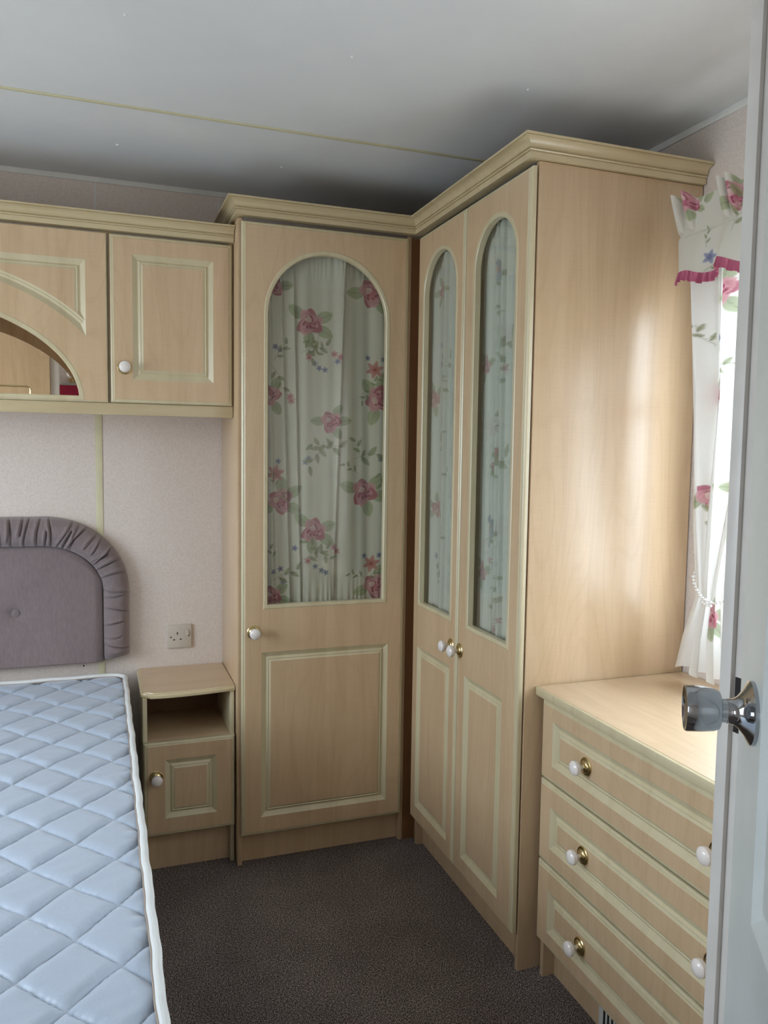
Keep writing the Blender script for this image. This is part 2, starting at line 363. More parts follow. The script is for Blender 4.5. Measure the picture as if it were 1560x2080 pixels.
# near door leaf, ajar beside the photographer
th = math.radians(-124.0)
dl = empty('door_1', (.2035, -1.9655, 0), th); dl['kind'] = 'structure'
LW, LH = .66, 1.98
lf = panel_front(.0, LW, .01, LH, panels=[rect(.105, LW - .105, .16, .80), rect(.105, LW - .105, .99, 1.86)], th=.035, edge=False)
lf.build('door_leaf', ['white_paint', 'white_paint'], dl)
kz = 1.188; kx = .068
hd = MB().lathe([(.0335, 0), (.0335, .0040), (.031, .0055), (.024, .0092), (.0165, .0150), (.0135, .0200), (.0130, .0255)], (kx, 0, kz), (0, -1, 0), 40)
hd.lathe([(.0125, .0245), (.0125, .0305), (.0160, .0315), (.0200, .033), (.0222, .038), (.0240, .051), (.0248, .0650), (.0240, .0668), (.0200, .0650), (.0120, .0632), (.0004, .063)], (kx, 0, kz), (0, -1, 0), 40)
hd.v = [((a - kx) * .945 + kx, b * .96, (c - kz) * .945 + kz - .001) for a, b, c in hd.v]
hd.build('door_handle', 'chrome', dl)

# ------------------------------------------------------------------ fabric print painter (colours live in fabric space)
class Fabric:
    RES = 1000.0
    def __init__(s, x0, x1, z0, z1, base=(0.80, 0.79, 0.72)):
        s.x0, s.z0 = x0, z0; s.w = int((x1 - x0) * s.RES) + 2; s.h = int((z1 - z0) * s.RES) + 2
        s.a = np.ones((s.h, s.w, 3)) * np.array(base)
    def _patch(s, x, z, r):
        i0 = max(0, int((z - r - s.z0) * s.RES)); i1 = min(s.h, int((z + r - s.z0) * s.RES) + 2)
        j0 = max(0, int((x - r - s.x0) * s.RES)); j1 = min(s.w, int((x + r - s.x0) * s.RES) + 2)
        if i1 <= i0 or j1 <= j0: return None
        Z, X = np.mgrid[i0:i1, j0:j1]; return (slice(i0, i1), slice(j0, j1)), X / s.RES + s.x0 - x, Z / s.RES + s.z0 - z
    def blend(s, sl, al, c):
        al = np.clip(al, 0, 1)[..., None]; s.a[sl] = s.a[sl] * (1 - al) + np.array(c) * al if np.ndim(c) == 1 else s.a[sl] * (1 - al) + c * al
    def petal(s, x, z, ang, L, W, c, c2, a=.9):
        p = s._patch(x, z, L * 1.1)
        if p is None: return
        sl, X, Z = p; u = (X * math.cos(ang) + Z * math.sin(ang)) / L; v = (-X * math.sin(ang) + Z * math.cos(ang)) / W
        wd = np.clip(np.sin(np.clip(u, 0, 1) ** .8 * math.pi), 0, 1) ** .6
        d = (wd - np.abs(v)) * W / .0012
        m = (u > 0) & (u < 1); al = np.where(m, np.clip(d, 0, 1), 0) * a
        t = np.clip(u + .35 * np.abs(v), 0, 1)[..., None]; cc = np.array(c) * (1 - t) + np.array(c2) * t
        s.blend(sl, al, cc)
    def leaf(s, x, z, ang, L, W, c=(.28, .34, .17), a=.75):
        s.petal(x, z, ang, L, W, np.array(c) * .8, np.array(c) * 1.35, a)
        s.stem([(x, z), (x + L * .9 * math.cos(ang), z + L * .9 * math.sin(ang))], np.array(c) * .6, .0004)
    def stem(s, pts, c=(.30, .30, .18), w=.0006, a=.7):
        for (x0, z0), (x1, z1) in zip(pts[:-1], pts[1:]):
            L = math.hypot(x1 - x0, z1 - z0)
            p = s._patch((x0 + x1) / 2, (z0 + z1) / 2, L / 2 + .003)
            if p is None or L == 0: continue
            sl, X, Z = p; X = X + (x0 + x1) / 2; Z = Z + (z0 + z1) / 2
            t = np.clip(((X - x0) * (x1 - x0) + (Z - z0) * (z1 - z0)) / L ** 2, 0, 1)
            d = np.hypot(X - x0 - t * (x1 - x0), Z - z0 - t * (z1 - z0)); s.blend(sl, np.clip((w + .0007 - d) / .0008, 0, 1) * a, np.array(c))
    def peony(s, x, z, r=.035, rot=0., k=1.0, leaves=True):
        r *= 1.12; dk = np.array((.26, .025, .075)); md = np.array((.46, .10, .17)); lt = np.array((.70, .38, .41))
        if leaves:
            for a, d in ((2.2, 1.0), (.1, .95), (-.8, 1.05), (-1.9, .9)):
                a += rot; s.leaf(x + r * .6 * math.cos(a), z + r * .6 * math.sin(a), a, r * 1.25 * d, r * .42)
        for i in range(6):
            a = rot + i * math.pi / 3 + .3 * math.sin(i * 2.7); s.petal(x, z, a, r * (1.0 + .14 * math.sin(i * 3.1)), r * .46, dk, md if i % 2 else lt, .88)
        for i in range(5):
            a = rot + .6 + i * 1.257; s.petal(x, z, a, r * .66, r * .34, md, lt, .85)
        for i in range(9):
            a = rot + i * .7; q = r * .42 * (.4 + .6 * ((i * 37) % 10) / 10); s.petal(x + q * math.cos(a), z + q * math.sin(a), a + 1.2, r * .30, r * .10, dk, dk, .8)
        s.petal(x - r * .1, z, rot + 1.2, r * .42, r * .26, lt, (.80, .66, .60), .8)
    def star(s, x, z, r=.024, rot=.3, c=(.42, .08, .09), c2=(.62, .28, .26)):
        for i in range(6): s.petal(x, z, rot + i * math.pi / 3, r, r * .26, c, c2, .88)
        s.petal(x - r * .1, z - r * .1, .8, r * .3, r * .15, (.25, .02, .04), (.3, .04, .05), .9)
    def blue(s, x, z, r=.009, rot=0.):
        for i in range(5): s.petal(x, z, rot + i * 1.257, r, r * .32, (.08, .09, .22), (.30, .33, .50), .85)
    def twig(s, x, z, ang, L=.06, n=4, c=(.26, .29, .15)):
        x1, z1 = x + L * math.cos(ang), z + L * math.sin(ang); s.stem([(x, z), (x + .5 * L * math.cos(ang + .25), z + .5 * L * math.sin(ang + .25)), (x1, z1)], c)
        for i in range(n):
            t = (i + 1) / n; sg = 1 if i % 2 else -1
            s.leaf(x + L * t * math.cos(ang + .1), z + L * t * math.sin(ang + .1), ang + sg * .8, L * .36, L * .09, c)
    def bird(s, x, z, r=.03, d=1):
        b = (.14, .19, .36); s.petal(x, z - r * .6, 1.35 if d > 0 else 1.8, r * 1.3, r * .42, (.45, .50, .58), b, .8)
        s.petal(x - .2 * r, z + r * .35, 1.57, r * .6, r * .30, b, b, .75); s.petal(x, z - r * .1, 1.9, r * .6, r * .18, (.5, .2, .14), (.6, .3, .2), .8)
        s.petal(x, z - r * .5, -1.9, r * .9, r * .12, b, b, .8); s.petal(x + .25 * r, z, -1.0, r * .8, r * .2, b, (.3, .35, .5), .8)
        s.twig(x - r * .8, z - r * .9, .2, r * 1.6, 2)
    def fade(s, k, base): s.a = s.a * (1 - k) + np.array(base) * k
    def sample(s, X, Z):
        fx = np.clip((X - s.x0) * s.RES, 0, s.w - 1.001); fz = np.clip((Z - s.z0) * s.RES, 0, s.h - 1.001)
        i = fz.astype(int); j = fx.astype(int); a = (fz - i)[..., None]; b = (fx - j)[..., None]
        return (s.a[i, j] * (1 - a) * (1 - b) + s.a[i + 1, j] * a * (1 - b) + s.a[i, j + 1] * (1 - a) * b + s.a[i + 1, j + 1] * a * b)
def sheet(name, P, mat, colors=None, parent=None, smooth=True):
    """P: (n,m,3) grid"""
    n, m_ = P.shape[:2]; me = bpy.data.meshes.new(name)
    idx = np.arange(n * m_).reshape(n, m_); q = np.stack([idx[:-1, :-1], idx[:-1, 1:], idx[1:, 1:], idx[1:, :-1]], -1).reshape(-1, 4)
    me.vertices.add(n * m_); me.vertices.foreach_set('co', P.reshape(-1).astype(np.float32))
    me.loops.add(q.size); me.loops.foreach_set('vertex_index', q.reshape(-1).astype(np.int32))
    me.polygons.add(len(q)); me.polygons.foreach_set('loop_start', np.arange(0, q.size, 4, dtype=np.int32)); me.polygons.foreach_set('loop_total', np.full(len(q), 4, dtype=np.int32))
    me.update(calc_edges=True); me.validate()
    if smooth: me.polygons.foreach_set('use_smooth', np.ones(len(me.polygons), dtype=bool))
    me.materials.append(MAT[mat])
    if colors is not None:
        at = me.color_attributes.new('print', 'FLOAT_COLOR', 'POINT'); c = np.ones((n * m_, 4), dtype=np.float32); c[:, :3] = colors.reshape(-1, 3); at.data.foreach_set('color', c.reshape(-1))
    o = bpy.data.objects.new(name, me); COL.objects.link(o)
    if parent: o.parent = parent
    return o

# ------------------------------------------------------------------ wardrobes
def carcass(e, x0, x1, y0, y1, z1, plinth_y=.045, kick=.108, side_z=0.0):
    """side panels standing to the floor, top, back, floor board and plinth; local frame, front to -y"""
    t = .016
    for a, b in ((x0, x0 + t), (x1 - t, x1)): MB().box(a, b, y0, y1, side_z, z1, bev=.0012).build('side_panel', 'wood', e)
    MB().box(x0 + t, x1 - t, y1 - .006, y1, kick, z1).build('back_panel', 'inner', e)
    MB().box(x0 + t, x1 - t, y0 + .045, y1 - .006, z1 - t, z1).build('top_panel', 'inner', e)
    MB().box(x0 + t, x1 - t, y0 + .002, y1 - .006, kick, kick + t).build('bottom_panel', 'wood', e)
    MB().box(x0 + t, x1 - t, plinth_y, plinth_y + .015, 0, kick).build('plinth', 'wood', e)
ZB, ZT = .111, 2.178
A = empty('wardrobe', (0, 0, 0), 0, 'single maple wardrobe with one arched glass door, against the back wall beside the bedside cabinet', 'wardrobe')
carcass(A, -.010, .600, .0225, D - .004, 2.190, .05)
d = panel_front(.0, .5837, ZB, ZT, panels=[rect(.067, .5235, .1735, .7515)], opens=[arch(.073, .5155, .900, 2.106)]).build('door', ['wood', 'cream'], A)
def pane(parent, a):
    m = MB(); l = offset(a, .0140); m.poly([to3(l, .0152)], 0); m.poly([to3(l, .0176)], 0, flip=True); m.loop_ring(to3(l, .0152), to3(l, .0176)); return m.build('glass_pane', 'glass', parent)
pane(d, arch(.073, .5155, .900, 2.106))
knob(d, .040, 0, .824)
Bw = empty('wardrobe', (XB, 0, 0), -math.pi / 2, 'double maple wardrobe with two arched glass doors, in the corner beside the chest of drawers', 'wardrobe')
carcass(Bw, .016, .7795, .0230, XR - XB - .004, 2.190, .05)
for x0, x1, a, p, kx_ in ((.016, .389, (.062, .345), (.066, .340), .350), (.394, .7765, (.452, .722), (.450, .694), .416)):
    d = panel_front(x0, x1, ZB, ZT, panels=[rect(p[0], p[1], .168, .752)], opens=[arch(a[0], a[1], .897, 2.108)]).build('door', ['wood', 'cream'], Bw)
    pane(d, arch(a[0], a[1], .897, 2.108)); knob(d, kx_, 0, .822)
MB().box(-.018, .0155, .032, .048, 0, 2.185).box(-.038, -.021, -.0100, .050, 0, 2.185).build('corner_post', 'filler', Bw)

# L-shaped cornice over both wardrobes, and the lower one over the overhead units
def cornice(name, path, normals, prof, label, cap=True):
    m = MB(); rows = []
    for i, p in enumerate(path):
        if i == 0: n = normals[0]
        elif i == len(path) - 1: n = normals[-1]
        else: a, b = normals[i - 1], normals[i]; n = (a[0] + b[0], a[1] + b[1]) if a != b else a
        rows.append([(p[0] + n[0] * o, p[1] + n[1] * o, z) for o, z in prof])
    k = len(prof)
    for i in range(len(path) - 1):
        for j in range(k - 1): m.add([rows[i][j], rows[i + 1][j], rows[i + 1][j + 1], rows[i][j + 1]], [(0, 1, 2, 3)])
        m.add([rows[i][k - 1], rows[i + 1][k - 1], rows[i + 1][0], rows[i][0]], [(0, 1, 2, 3)])
    if cap: m.add(rows[0], [tuple(range(k))]); m.add(rows[-1], [tuple(range(k))[::-1]])
    import bmesh
    o = m.build(name, 'creamx'); bm = bmesh.new(); bm.from_mesh(o.data); bmesh.ops.remove_doubles(bm, verts=bm.verts, dist=1e-5); bmesh.ops.recalc_face_normals(bm, faces=bm.faces); bm.to_mesh(o.data); bm.free()
    o.data.set_sharp_from_angle(angle=math.radians(28))
    return tag(o, label, 'cornice')
def crown(z0, s=1.0):
    h = lambda v: z0 + v * s
    P = [(-.020, h(0)), (.010, h(0)), (.010, h(.0150)), (.0080, h(.0158)), (.0080, h(.0170)), (.0130, h(.0178)), (.0145, h(.0200)), (.0130, h(.0222)), (.0105, h(.0228)), (.0110, h(.0238)), (.0150, h(.0250)), (.0145, h(.027))]
    for i in range(9):
        a = i / 8 * math.pi / 2; P.append((.0150 + .021 * (1 - math.cos(a)), h(.027 + .018 * math.sin(a))))
    P += [(.0345, h(.0462)), (.0385, h(.0470)), (.0390, h(.0515)), (.0375, h(.0530)), (-.020, h(.0530))]
    return P
cornice('cornice_moulding', [(-.0105, .365), (-.0105, 0.0), (XB, 0.0), (XB, -.780), (XR - .003, -.780)], [(-1, 0), (0, -1), (-1, 0), (0, -1)], crown(2.1915), 'tall cream cornice running in an L along the tops of both wardrobes')
cornice('cornice_moulding', [(XL + .02, .092), (-.0125, .092)], [(0, -1)], crown(2.124, .93), 'lower cream cornice along the top of the overhead bed units')

# ------------------------------------------------------------------ overhead units
YU = .092
OH = empty('overhead_cupboard', (-.21, YU, 1.56), 0, 'overhead maple cupboard with one panelled door, right of the arched mirror unit', 'cupboard')
ox, oy, oz = .21, -YU, -1.56
def shifted(m, dx, dy, dz): m.v = [(a + dx, b + dy, c + dz) for a, b, c in m.v]; return m
def put(m, name, mats, e): return shifted(m, -e.location.x, -e.location.y, -e.location.z).build(name, mats, e)
for a, b in ((-.4105, -.3965), (-.026, -.0112)): put(MB().box(a, b, YU + .0195, D - .003, 1.5832, 2.124), 'side_panel', 'wood', OH)
put(MB().box(-.3965, -.026, YU + .0195, D - .003, 1.5832, 1.595), 'bottom_panel', 'wood', OH)
put(MB().box(-.3965, -.026, YU + .06, D - .003, 2.109, 2.124), 'top_panel', 'inner', OH)
put(MB().box(-.3965, -.026, D - .009, D - .003, 1.590, 2.109), 'back_panel', 'inner', OH)
dm = panel_front(-.4045, -.0165, 1.584, 2.1175, panels=[rect(-.336, -.079, 1.658, 2.058)]); dm.v = [(a, b + YU, c) for a, b, c in dm.v]
d = put(dm, 'door', ['wood', 'cream'], OH)
kb = knob(d, -.362 + .21, 0, 1.697 - 1.56)
MU = empty('mirror_unit', (-1.025, YU, 1.56), 0, 'overhead maple unit with an arched opening showing a mirror above the headboard', 'cabinet')
cx = -1.025
def ell(a, hz, z0, x_from, x_to, n, c=cx):
    out = []
    for k in range(n + 1):
        x = x_from + (x_to - x_from) * k / n; t = (x - c) / a; out.append((x, z0 + hz * math.sqrt(max(0, 1 - t * t))))
    return out
AW, AH, AZ = .540, .316, 1.5878
archl = [(cx - AW, AZ), (cx + AW, AZ)] + [(cx + AW * math.cos(math.pi * k / 56), AZ + AH * math.sin(math.pi * k / 56)) for k in range(1, 56)]
# spandrel panel: rectangular top, concave arch below
SX, SZ, Aw2, Ah2 = .548, 2.028, .628, .392
AZ2 = 1.597; zt_ = AZ2 + Ah2 * math.sqrt(1 - (SX / Aw2) ** 2)
sp = [(cx + SX, zt_), (cx + SX, SZ), (cx - SX, SZ)] + ell(Aw2, Ah2, AZ2, cx - SX, cx + SX, 44)[:-1]
fm = panel_front(cx - .612, cx + .613, 1.583, 2.1175, panels=[sp], opens=[archl], edge=.0040); fm.v = [(a, b + YU, c) for a, b, c in fm.v]
put(fm, 'arched_fascia', ['wood', 'cream'], MU)
for a, b in ((cx - .612, cx - .598), (cx + .599, cx + .6125)): put(MB().box(a, b, YU + .0195, D - .003, 1.5832, 2.124), 'side_panel', 'wood', MU)
put(MB().box(cx - .598, cx + .599, YU + .0195, D - .003, 1.5832, 1.5935), 'shelf', 'wood', MU)
put(MB().box(cx - .598, cx + .599, YU + .05, D - .003, 2.106, 2.124), 'top_panel', 'inner', MU)
put(MB().box(cx - .597, cx + .598, .358, .364, 1.594, 2.105), 'mirror', 'mirror', MU)
rl = MB(); ry = .130; rz = 1.627; rx = .381
pts = [(cx - rx, ry, rz - .012)] + [(cx - rx + .012 * (1 - math.cos(a)), ry, rz - .012 + .012 * math.sin(a)) for a in (.4, .8, 1.2, 1.57)] + [(cx + rx - .012 * (1 - math.cos(a)), ry, rz - .012 + .012 * math.sin(a)) for a in (1.57, 1.2, .8, .4)] + [(cx + rx, ry, rz - .012)]
rl.tube(pts, .0024, 8, up=(0, 1, 0))
for q in (-rx, 0, rx): rl.tube([(cx + q, ry, 1.594), (cx + q, ry, rz - .012)], [.0036, .0026], 8, up=(0, 1, 0))
put(rl, 'gallery_rail', 'brass', MU)
put(MB().box(XL + .02, -.0125, YU + .012, YU + .030, 1.5445, 1.5825, bev=.0015), 'pelmet_board', 'creamx', empty('light_rail', (-1.0, YU, 1.545), 0, 'plain wooden rail along the underside of the overhead bed units', 'rail'))
L2 = empty('overhead_cupboard', (-1.85, YU, 1.56), 0, 'overhead maple cupboard beyond the left end of the arched mirror unit', 'cupboard')
put(panel_front(-2.04, -1.645, 1.584, 2.1175, panels=[rect(-1.97, -1.715, 1.658, 2.058)]), 'door', ['wood', 'cream'], L2).location = (0, YU, 0)
put(MB().box(-2.045, -1.640, YU + .0195, D - .003, 1.5832, 2.124), 'carcass', 'wood', L2)

# ------------------------------------------------------------------ bedside cabinet
NX0, NX1 = -.3237, -.0125
N = empty('bedside_cabinet', ((NX0 + NX1) / 2, .2, 0), 0, 'small maple bedside cabinet with open shelf and one door, between mattress and wardrobe', 'cabinet')
def topshape(grow, n=14):
    x0, x1 = NX0 + grow * 1, NX1; pts = [(x1, D - .002), (x0, D - .002)]
    pts += [(x0, .085)] + [(x0 + .022 - .022 * math.cos(a), .085 - .022 * math.sin(a) - grow * 0) for a in np.linspace(.2, 1.3, 5)]
    xs = np.linspace(x0 + .03, x1, n)
    pts += [(x, .0585 + grow - .020 * math.sin(math.pi * (.08 + .92 * ((x - x0) / (x1 - x0))) ** .75)) for x in xs]
    return pts
m = MB(); prof = [(0.004, .6085), (0.0, .6115), (0.0, .6195), (.0035, .6235), (.0095, .6245), (.0105, .6266)]
rows = [[(x, y, z) for x, y in topshape(g)] for g, z in prof]
for a, b in zip(rows[:-1], rows[1:]): m.loop_ring(a, b, 1)
n_ = len(rows[0]); m.add(rows[-1], [tuple(range(n_))], 0); m.add(rows[0], [tuple(range(n_))[::-1]], 1)
o = put(m, 'cabinet_top', ['wood_top', 'creamx'], N)
import bmesh
bm = bmesh.new(); bm.from_mesh(o.data); bmesh.ops.remove_doubles(bm, verts=bm.verts, dist=1e-5); bmesh.ops.recalc_face_normals(bm, faces=bm.faces); bm.to_mesh(o.data); bm.free(); o.data.set_sharp_from_angle(angle=math.radians(25))
for a, b in ((-.3175, -.3035), (-.0290, -.0150)): put(MB().box(a, b, .062, D - .004, 0, .6085, bev=.001), 'side_panel', 'cream', N)
put(MB().box(-.3035, -.029, .066, D - .006, .4445, .4585, bev=.001), 'shelf', 'wood_top', N)
put(MB().box(-.3035, -.029, D - .010, D - .005, .10, .6085), 'back_panel', 'inner', N)
put(MB().box(-.3035, -.029, .092, .106, 0, .128), 'plinth', 'wood', N)
dm = panel_front(-.3165, -.0155, .1365, .4590, panels=[rect(-.249, -.078, .196, .398)]); dm.v = [(a, b + .0425, c) for a, b, c in dm.v]
d = put(dm, 'door', ['wood', 'cream'], N)
knob(d, -.277 - N.location.x, .0425 - .2, .342)

# ------------------------------------------------------------------ chest of drawers
C = empty('chest_of_drawers', (XC, 0, 0), -math.pi / 2, 'maple chest of three panelled drawers with white knobs below the right-hand window', 'chest')
c0, c1 = .806, 1.676; dep = XR - XC - .004
MB().box(.7835, c1 + .008, 0, dep, .786, .810, 1, bev=.0035).box(.7925, c1, .009, dep - .003, .8095, .8108, 0).build('chest_top', ['wood_top', 'cream'], C)
for a, b in ((c0, c0 + .016), (c1 - .016, c1)): MB().box(a, b, .026, dep, 0, .786, bev=.001).build('side_panel', 'wood', C)
MB().box(c0 + .016, c1 - .016, .062, .078, 0, .114).build('plinth', 'wood', C)
MB().box(c0 + .016, c1 - .016, dep - .008, dep - .002, .114, .786).build('back_panel', 'inner', C)
for z0, z1, p0, p1, kz_ in ((.5705, .7845, .617, .737, .676), (.3435, .5660, .392, .505, .450), (.1145, .3390, .160, .277, .214)):
    dr = panel_front(c0 + .003, c1 - .003, z0, z1, panels=[rect(.866, c1 - .060, p0, p1)]); dr.v = [(a, b + .006, c) for a, b, c in dr.v]
    dr = dr.build('drawer', ['wood', 'cream'], C)
    MB().box(c0 + .03, c1 - .03, .026, dep - .03, z0 + .02, z0 + .15).build('drawer_box', 'inner', dr)
    knob(dr, 1.018, .0078, kz_); knob(dr, 1.458, .0078, kz_)
vm = MB().box(1.035, 1.42, .0585, .062, .008, .106, bev=.001)
vm.build('heater_grille', 'trim_grey', C)
gr = MB()
for i in range(22): gr.box(1.055 + i * .016, 1.062 + i * .016, .0575, .0588, .022, .092)
o = gr.build('grille_slot', 'dark', C); o['kind'] = 'stuff'

# ------------------------------------------------------------------ curtains behind the wardrobe doors
def pleats(X, Z, lines, z0, z1, soft, amp=.010):
    """cloth standing proud on the left of each line and stepping back to its right; lines: (x at bottom, x at top, width)"""
    t = (Z - z0) / (z1 - z0); Y = np.zeros_like(X)
    for xb, xt, wd in lines:
        xl = xb + (xt - xb) * t; q = (xl - X) / wd
        Y -= amp * np.where((q > 0) & (q < 1), (1 - q) ** 1.0, 0) * np.clip((q) * wd / .0022, 0, 1)
        Y += .0060 * np.exp(-((X - xl - .003) / .003) ** 2)
    for f, a, ph in soft: Y += a * np.sin(X * f + ph + 1.5 * t)
    g = np.clip((.10 - t) / .10, 0, 1); Y += .0022 * g * np.sin(X * 330 + 2 * np.sin(X * 60)); g = np.clip((t - .93) / .07, 0, 1); Y += .002 * g * np.sin(X * 380 + 2 * np.sin(X * 70))
    return Y
def door_curtain(name, x0, x1, z0, z1, lines, soft, fab, label, parent_loc, rz, amp=.012, step=.002):
    xs = np.arange(x0, x1, step); zs = np.arange(z0, z1, step); X, Z = np.meshgrid(xs, zs)
    Y = .041 + pleats(X, Z, lines, z0, z1, soft, amp)
    P = np.stack([X, Y, Z], -1); colr = fab.sample(X, Z)
    o = sheet(name, P, 'floral', colr); o.location = parent_loc; o.rotation_euler = (0, 0, rz)
    return tag(o, label, 'curtain', 'curtains behind wardrobe glass')
fa = Fabric(.05, .55, .86, 2.16, (.76, .75, .66))
PEO = [(.237, 1.871, .044, .3), (.462, 1.988, .046, 1.0), (.110, 1.985, .036, 2.0), (.440, 1.291, .046, .6), (.139, 1.264, .042, 1.4), (.255, 1.160, .042, .2), (.492, 1.620, .046, 2.2), (.102, 1.622, .036, 3.0), (.487, .955, .042, 1.2), (.105, .935, .036, .5)]
for x, z, r, a in PEO: fa.peony(x, z, r, a)
fa.peony(.315, 1.537, .036, .9)
for x, z in ((.475, 1.724), (.472, 1.036), (.120, 1.358)): fa.star(x, z, .033)
for x, z in ((.255, 1.735), (.272, 1.720), (.292, 1.715), (.335, 1.745), (.120, 1.785), (.135, 1.775), (.450, 1.764), (.505, 1.760), (.262, 1.035), (.285, 1.020), (.300, 1.012), (.445, 1.065), (.500, 1.066), (.130, 1.400), (.140, 1.030), (.190, 1.100), (.225, 1.398), (.235, 1.41), (.51, 1.42), (.5, 1.41), (.15, .985), (.115, 1.02)): fa.blue(x, z, .0125, x * 40)
for x, z, a, L in ((.215, 1.82, -.9, .07), (.27, 1.83, -2.0, .08), (.300, 1.78, 2.6, .07), (.21, 1.77, .2, .09), (.115, 1.74, .8, .07), (.11, 1.72, -1.2, .08), (.45, 1.67, .4, .06), (.47, 1.66, -2.4, .06), (.29, 1.47, -2.2, .10), (.25, 1.44, 0.0, .10), (.34, 1.455, 3.0, .09), (.44, 1.40, 1.9, .08), (.40, 1.41, .1, .12), (.50, 1.38, -1.6, .08), (.42, 1.36, 2.5, .06), (.45, .99, 2.8, .06), (.46, .985, .4, .05), (.245, 1.10, -.6, .08), (.30, 1.075, 2.4, .08), (.22, 1.06, .3, .09), (.12, 1.06, 1.9, .06), (.115, .99, .3, .09), (.14, 1.32, -1.4, .05), (.13, 1.31, 2.0, .05)): fa.twig(x, z, a, L, 4)
for x, z in ((.325, 1.77), (.345, 1.76), (.172, 1.62), (.175, 1.605), (.330, 1.10), (.340, 1.085), (.235, 1.755), (.235, 1.055)): fa.star(x, z, .015, .5, (.50, .14, .18), (.66, .36, .36))
door_curtain('curtain', .073, .520, .890, 2.098, [(.117, .098, .020), (.176, .137, .040), (.214, .180, .028), (.330, .362, .14)], [(44, .0042, 0), (95, .0018, 1), (150, .0008, 2)], fa,
             'floral curtain behind the arched glass of the single wardrobe door', (0, 0, 0), 0)
fb = Fabric(.05, .36, .86, 2.16, (.80, .83, .79))
for x, z, r in ((.135, 1.98, .030), (.120, 1.245, .030), (.09, 1.62, .030)): fb.peony(x, z, r, x * 30)
for x, z in ((.13, 1.80), (.15, 1.76), (.17, 1.79), (.14, 1.735), (.13, 1.045), (.15, 1.02), (.17, 1.06), (.12, 1.08)): fb.blue(x, z, .015, z * 9)
for x, z, a, L in ((.15, 1.90, 1.2, .07), (.14, 1.68, .6, .10), (.13, 1.42, 1.1, .11), (.15, 1.35, .3, .06), (.15, 1.72, -1.2, .08), (.13, .97, 1.3, .07), (.15, 1.2, -1, .06)): fb.twig(x, z, a, L)
fb.bird(.17, 1.17, .024)
fb.fade(.34, (.80, .83, .79))
door_curtain('curtain', .056, .342, .890, 2.10, [(.20, .19, .05), (.25, .235, .04), (.285, .275, .03)], [(52, .004, .5), (110, .0016, 1)], fb,
             'floral curtain behind the left glass door of the corner wardrobe', (XB, 0, 0), -math.pi / 2)
fc = Fabric(.43, .75, .86, 2.16, (.80, .83, .79))
fc.bird(.545, 1.96, .045); fc.bird(.530, 1.215, .045)
for x, z, r in ((.475, 1.70, .028), (.565, 1.435, .022), (.480, 1.08, .030), (.54, 1.395, .016)): fc.peony(x, z, r, x * 9)
for x, z, a, L in ((.53, 1.71, .4, .11), (.57, 1.62, 1.2, .08), (.50, 1.37, .4, .12), (.53, 1.02, .8, .10), (.52, .98, .2, .08), (.56, 1.5, 1.6, .06), (.52, 1.88, -.8, .06)): fc.twig(x, z, a, L)
for x, z in ((.56, .945), (.60, .955), (.57, .92), (.53, 1.12), (.6, 1.68)): fc.star(x, z, .015, .5, (.40, .10, .16), (.60, .30, .36))
fc.fade(.34, (.80, .83, .79))
door_curtain('curtain', .444, .718, .890, 2.10, [(.545, .525, .03), (.575, .545, .02), (.610, .580, .05), (.66, .64, .04)], [(60, .004, 0), (120, .0018, 1)], fc,
             'floral curtain behind the right glass door of the corner wardrobe', (XB, 0, 0), -math.pi / 2)

# ------------------------------------------------------------------ window curtain, valance and tieback
fw = Fabric(0, .62, .80, 2.16, (.86, .85, .82))
for x, z, r in ((.15, 1.86, .036), (.06, 1.33, .038), (.24, 1.36, .030), (.12, 1.60, .030), (.30, 1.78, .03), (.30, 1.02, .036), (.2, 2.0, .03)): fw.peony(x, z, r, x * 21)
for x, z, a, L in ((.08, 1.71, .8, .10), (.07, 1.20, 1.6, .09), (.14, 1.66, .2, .07), (.18, .94, 1.0, .06), (.22, 1.14, .9, .06), (.05, 1.73, 2, .06), (.3, 1.3, -1, .09)): fw.twig(x, z, a, L)
for x, z in ((.08, 1.75), (.22, 1.12), (.24, .95), (.05, 1.15), (.35, 1.5)): fw.blue(x, z, .012)
fw.star(.05, .92, .012, .4, (.6, .2, .2), (.75, .4, .4))
S = np.linspace(0, 1, 190); Z = np.linspace(.852, 2.07, 420); SS, ZZ = np.meshgrid(S, Z)
kz = [.85, .95, 1.06, 1.10, 1.25, 1.6, 1.9, 2.07]
ya = np.interp(ZZ, kz, [-.888, -.903, -.930, -.928, -.915, -.893, -.872, -.868])
yb = np.interp(ZZ, kz, [-1.12, -1.075, -1.042, -1.048, -1.12, -1.26, -1.34, -1.36])
amp = np.interp(ZZ, kz, [.026, .020, .010, .011, .018, .024, .024, .022])
ph = 2 * math.pi * (3.6 * SS ** .9) + .6 * np.sin(ZZ * 3.0)
yy = ya + (yb - ya) * SS + .012 * np.sin(2 * ph + .5) * (amp / .024)
xx = 1.075 - amp * np.cos(ph) + .004 * np.sin(9 * ph * .33 + 5 * ZZ)
hem = .010 * np.sin(ph) * np.clip((.95 - ZZ) / .1, 0, 1); zz = ZZ + hem + np.clip((.95 - ZZ) / .1, 0, 1) * (-.004 * (SS))
cur = sheet('curtain', np.stack([xx, yy, zz], -1), 'floral_win', fw.sample(SS * .58, ZZ))
tag(cur, 'full-length white floral curtain tied back beside the window', 'curtain')
tb = empty('curtain_tieback', (1.03, -.98, 1.08), 0, 'string of clear glass beads tied around the window curtain', 'tieback')
bp_ = []
for i in range(17):
    t = i / 16; y = -.918 - .135 * t; z = 1.125 - .062 * math.sin(min(1, t * 1.35) * math.pi / 2) + .010 * max(0, t - .75) * 4; x = 1.062 - .030 * math.sin(t * math.pi) ** .6; bp_.append((x, y, z))
